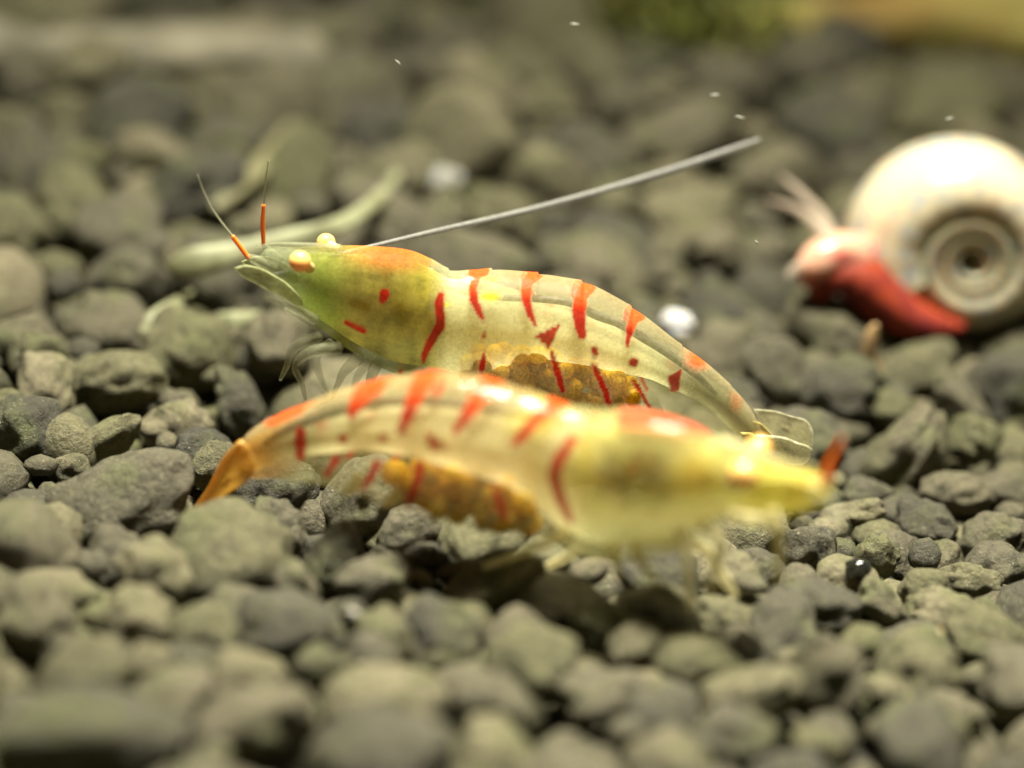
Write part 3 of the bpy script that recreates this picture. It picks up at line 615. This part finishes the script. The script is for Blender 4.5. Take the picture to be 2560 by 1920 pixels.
# ------------------------------------------------------------------ snail
def build_snail():
    foot_px = on_ground(2200, 850, .4); k = np.dot(foot_px - CAM, FWD) / FPX
    p0 = foot_px.copy(); nrm = np.array([0, -1.0, 0])
    base = on_ground(2250, 840)
    root = rootobj('snail', base, 'cream ramshorn snail with glossy mottled shell and red foot', 'snail')
    c = on_plane(2405, 610, p0 + np.array([0, 4.0, 0]), nrm)
    ax = np.array([-.02, -.97, .06]); ax /= np.linalg.norm(ax); e1 = np.cross(ax, [0, 0, 1.0]); e1 /= np.linalg.norm(e1); e2 = np.cross(e1, ax); e2 /= np.linalg.norm(e2)
    if e1[0] > 0: e1 = -e1
    if e2[2] < 0: e2 = -e2
    n, seg = 300, 40; turns = 3.6; V = []
    t = np.linspace(0, 1, n); ang_end = math.radians(-28)
    for i, tt in enumerate(t):
        g = 1.62 ** (turns * (tt - 1)); R = 180 * k * g; r = 138 * k * g
        a = ang_end + turns * 2 * math.pi * (1 - tt)
        rad = e1 * math.cos(a) + e2 * math.sin(a); cc = c + rad * R
        flare = 1 + .05 * max(0, (tt - .97) / .03)
        for j in range(seg):
            b = 2 * math.pi * j / seg; wob = 1 + .003 * math.sin(tt * 420) * (tt > .3)
            V.append(cc + (rad * math.cos(b) * r + ax * math.sin(b) * r * 1.40 * g ** -.95) * flare * wob)
    V = np.array(V).reshape(n, seg, 3); V, F = close_ends(V, grid_faces(n, seg), n, seg)
    m, nt, out = new_mat('snail_shell'); p = N(nt, 'BsdfPrincipled'); pos = mm_pos(nt)
    n1 = noise_node(nt, pos, .55, 3); n2 = noise_node(nt, pos, 1.1, 3)
    c1 = mixc(nt, ramp(nt, n1.outputs['Fac'], [(.52, (0,) * 3), (.68, (1,) * 3)]).outputs[0], (.56, .50, .35), (.54, .36, .22))
    c2 = mixc(nt, ramp(nt, n2.outputs['Fac'], [(.51, (0,) * 3), (.61, (1,) * 3)]).outputs[0], c1, (.36, .37, .36))
    nt.links.new(c2, p.inputs['Base Color']); p.inputs['Roughness'].default_value = .24; p.inputs['Specular IOR Level'].default_value = .3; p.inputs['Coat Weight'].default_value = 0
    p.inputs['Subsurface Weight'].default_value = .6; p.inputs['Subsurface Scale'].default_value = .8 * S
    nt.links.new(p.outputs[0], out.inputs[0])
    child('shell', make_mesh('shell', V, F), m, root, base)
    M_FOOT = simple('snail_foot', (.25, .034, .012), .6, sss=.4, spec=.2, noise=((.13, .012, .018), .6, .4, .65)); M_TEN = film('snail_tentacle', False, (.62, .52, .42), .5, .006, .3, .1)
    q = lambda x, y, dy=0.0: on_plane(x, y, p0 + np.array([0, dy, 0]), nrm)
    tube_part('foot', root, base, [q(2035, 735, .3), q(2080, 690, .4), q(2140, 690, .6), q(2200, 740, .3), q(2260, 785, 0), q(2330, 812, -.2), q(2410, 818, 0)], [.5, 1.0, 1.25, 1.2, 1.05, .75, .2], M_FOOT, n=60, seg=24, flat=1.3)
    tube_part('head', root, base, [q(2010, 708, -.2), q(2035, 670, 0), q(2085, 640, .5), q(2150, 650, 1.2)], [.35, .95, 1.15, 1.3], simple('snail_head', (.62, .36, .26), .3, sss=.8, noise=((.46, .10, .09), .5, .45, .6)), n=40, seg=24)
    for pts in ([(2075,610,0),(2040,560,1),(1985,520,3),(1920,500,5)], [(2085,600,1),(2060,545,2),(2000,480,4),(1955,440,6)], [(2030,655,0),(1990,670,-.5),(1968,690,-.8)]):
        tube_part('tentacle', root, base, [q(*a) for a in pts], [.34, .26, .18, .07][:len(pts)] if len(pts) == 4 else [.3, .25, .12], M_TEN, n=24)
build_snail()

# ------------------------------------------------------------------ plant scraps, twig, grains, back of the tank
M_BLADE = simple('plant_blade', (.14, .14, .07), .6, noise=((.28, .29, .17), .4, .4, .6))
def blade(name, pts, label, cat, group=None, mat=M_BLADE, thick=.35):
    P = np.array([on_ground(x, y, l) for x, y, l, _ in pts]); r = [w_ for *_, w_ in pts]
    base = P[0].copy(); V, F = tube(P, r, n=40, seg=12, flat=thick, flatdir=(0, 1, -.4)); o = link(name, make_mesh(name, V - base, F), mat, label=label, cat=cat, group=group); o.location = base * S; return o
blade('plant_strip', [(428,672,2.2,.40),(470,660,2.5,.75),(560,640,2.8,.60),(700,600,3.2,.42),(850,560,3.4,.42),(950,490,3.0,.36),(1010,400,1.0,.22)], 'pale green leaf strip curving behind the rear shrimp\'s head', 'leaf')
blade('plant_strip', [(540,520,.9,.3),(620,450,1.5,.5),(690,370,1.5,.6),(735,300,.8,.3)], 'faint olive leaf strip slanting over the far gravel', 'leaf', mat=simple('olive_blade', (.15, .14, .07), .6))
blade('plant_scrap', [(355,835,.5,.25),(390,800,.9,.5),(430,765,1.0,.35),(480,728,.6,.12)], 'small pale plant scrap left of the rear shrimp\'s mouthparts', 'leaf')
blade('plant_scrap', [(545,790,.4,.2),(580,802,.7,.45),(615,795,.7,.3),(650,780,.4,.1)], 'short whitish plant scrap below the rear shrimp\'s antennal scale', 'leaf')
blade('twig', [(2205,985,.4,.35),(2185,930,1.2,.4),(2172,880,2.2,.38),(2182,830,3.2,.30),(2190,812,3.6,.15)], 'thin tan twig stub standing up under the snail\'s red foot', 'twig', mat=simple('twig_tan', (.42, .27, .12), .7, noise=((.22, .14, .07), 1.2, .4, .6)), thick=.8)
def grain(name, px, py, rpx, lift, mat, label, cat, shape=1, group=None):
    P = on_ground(px, py, lift); r = rpx * np.dot(P - CAM, FWD) / FPX; V, F = SHAPES[shape]; o = link(name, make_mesh(name, V * r, F), mat, label=label, cat=cat, group=group); o.location = P * S; return o
M_QUARTZ = simple('quartz', (.25, .255, .24), .7, sss=.5, spec=.2); M_BEAD = simple('black_bead', (.012, .014, .012), .08, spec=.8)
grain('quartz_grain', 1695, 808, 40, .9, simple('white_quartz', (.50, .51, .54), .6, sss=.5, spec=.2), 'whitish quartz grain behind the rear shrimp\'s back', 'grain')
grain('quartz_grain', 1110, 450, 46, .9, M_QUARTZ, 'grey-white quartz grain under the long white antenna', 'grain', 3)
grain('quartz_grain', 885, 1535, 16, 1.3, M_QUARTZ, 'tiny white quartz grain among the pellets below the eggs', 'grain', 5)
grain('quartz_grain', 2335, 1585, 26, 1.6, simple('tan_grain', (.62, .5, .28), .35, sss=.4), 'tiny tan grain on the pellets below the front shrimp\'s head', 'grain', 8)
grain('glossy_bead', 2147, 1420, 33, 1.3, M_BEAD, 'tiny glossy black bead wedged between pellets under the front shrimp\'s head', 'bead', 5)
M_SPECK = simple('speck', (.40, .40, .36), .6)
for px, py, depth, L, a in ((2373, 296, 104, .17, .3), (1437, 60, 103, .20, -.1), (1850, 293, 103, .22, -.25), (1787, 237, 104, .20, 0), (995, 156, 101, .16, -.8), (1892, 606, 100, .12, -.9)):
    P = CAM + ray(px, py) * depth; d = np.array([math.cos(a), 0, math.sin(a)]) * L
    V, F = tube(np.array([-d, d * 0, d]), np.array([.012, .036, .012]), n=10, seg=8); o = link('floating_speck', make_mesh('floating_speck', V, F), M_SPECK, label='tiny white speck drifting in the open water', cat='speck', group='specks drifting in the water'); o.location = P * S

def rough_log(name, A, B, r, mat, label, cat, seed, squash=1.0):
    A, B = np.array(A, float), np.array(B, float); base = (A + B) / 2; base[2] -= r
    n, seg = 90, 56; V, F = tube(np.array([A, (A * 2 + B) / 3 + [0, 0, .8], (A + B * 2) / 3 - [0, .6, 0], B]), np.array([r * .9, r * 1.05, r, r * .85]), n=n, seg=seg)
    out = []
    ctr = catmull(np.array([A, (A * 2 + B) / 3 + [0, 0, .8], (A + B * 2) / 3 - [0, .6, 0], B]), n)
    for i, v in enumerate(V):
        cc = ctr[min(i // seg, n - 1)] if i < n * seg else (A if i == n * seg else B)
        d = v - cc; q = Vector((v[0] * .08 + seed, v[1] * .22, v[2] * .22)); kk = 1 + .22 * mnoise.noise(q) + .10 * mnoise.noise(q * 3.1) + .05 * mnoise.noise(q * 8)
        d = d * kk; d[2] *= squash; out.append(cc + d)
    o = link(name, make_mesh(name, np.array(out) - base, F), mat, label=label, cat=cat); o.location = base * S; return o
M_WOOD = simple('pale_wood', (.36, .32, .085), .8, noise=((.26, .16, .035), .12, .42, .6)); M_BROWN = simple('brown_wood', (.20, .085, .03), .7, noise=((.10, .05, .02), .3, .4, .6))
P = on_ground(2300, 190); rough_log('driftwood', P + [-15, 5, .6], P + [40, -1, 2.6], 3.0, M_WOOD, 'pale yellow driftwood log lying across the back of the tank', 'driftwood', 3)
P = on_ground(1530, 90); rough_log('wood_chunk', P + [-7, 4, 1.0], P + [3, 7, 2.0], 2.2, M_BROWN, 'dark reddish brown wood chunk beside green moss', 'wood', 9)
P = on_ground(330, 230); rough_log('flat_stone', P + [-30, 2, 2.2], P + [10, 5, .6], 3.2, simple('flat_stone', (.20, .18, .125), .8, noise=((.12, .11, .075), .25, .4, .6)), 'long low grey-brown stone lying at the back left', 'stone', 21, .6)
# moss tuft between the wood pieces
P = on_ground(1720, 130); root = rootobj('moss_tuft', P, 'yellow-green moss tuft growing between wood pieces', 'moss')
M_MOSS = simple('moss_leaf', (.16, .20, .025), .6, sss=.2, noise=((.26, .26, .05), .5, .4, .6)); Vs, Fs, off = [], [], 0
for i in range(900):
    a, h = rng.uniform(0, 6.28), rng.uniform(0, 1); rr = 6.5 * math.sqrt(rng.uniform(0, 1)) * (1 - .45 * h); c = np.array([rr * math.cos(a) * 1.25, rr * math.sin(a) * .8, h * 7.5 * (1 - .5 * (rr / 6.5) ** 2)])
    d = rng.normal(0, 1, 3); d[2] = abs(d[2]) + .4; d /= np.linalg.norm(d); s_ = np.cross(d, rng.normal(0, 1, 3)); s_ /= np.linalg.norm(s_); L = rng.uniform(.7, 1.5)
    Vs += [c, c + d * L * .5 + s_ * L * .22, c + d * L, c + d * L * .5 - s_ * L * .22]; Fs.append((off, off + 1, off + 2, off + 3)); off += 4
o = link('leaves', make_mesh('leaves', Vs, Fs), M_MOSS, root, kind='stuff')
tubes_ = [tube(np.array([[0, 0, -.5], rng.normal(0, 1.2, 3) + [0, 0, 3.2], rng.normal(0, 2.4, 3) * [1, 1, .3] + [0, 0, 6]]), np.array([.25, .18, .06]), n=10, seg=6) for _ in range(7)]
for V, F in tubes_: link('stem', make_mesh('stem', V, F), M_MOSS, root)
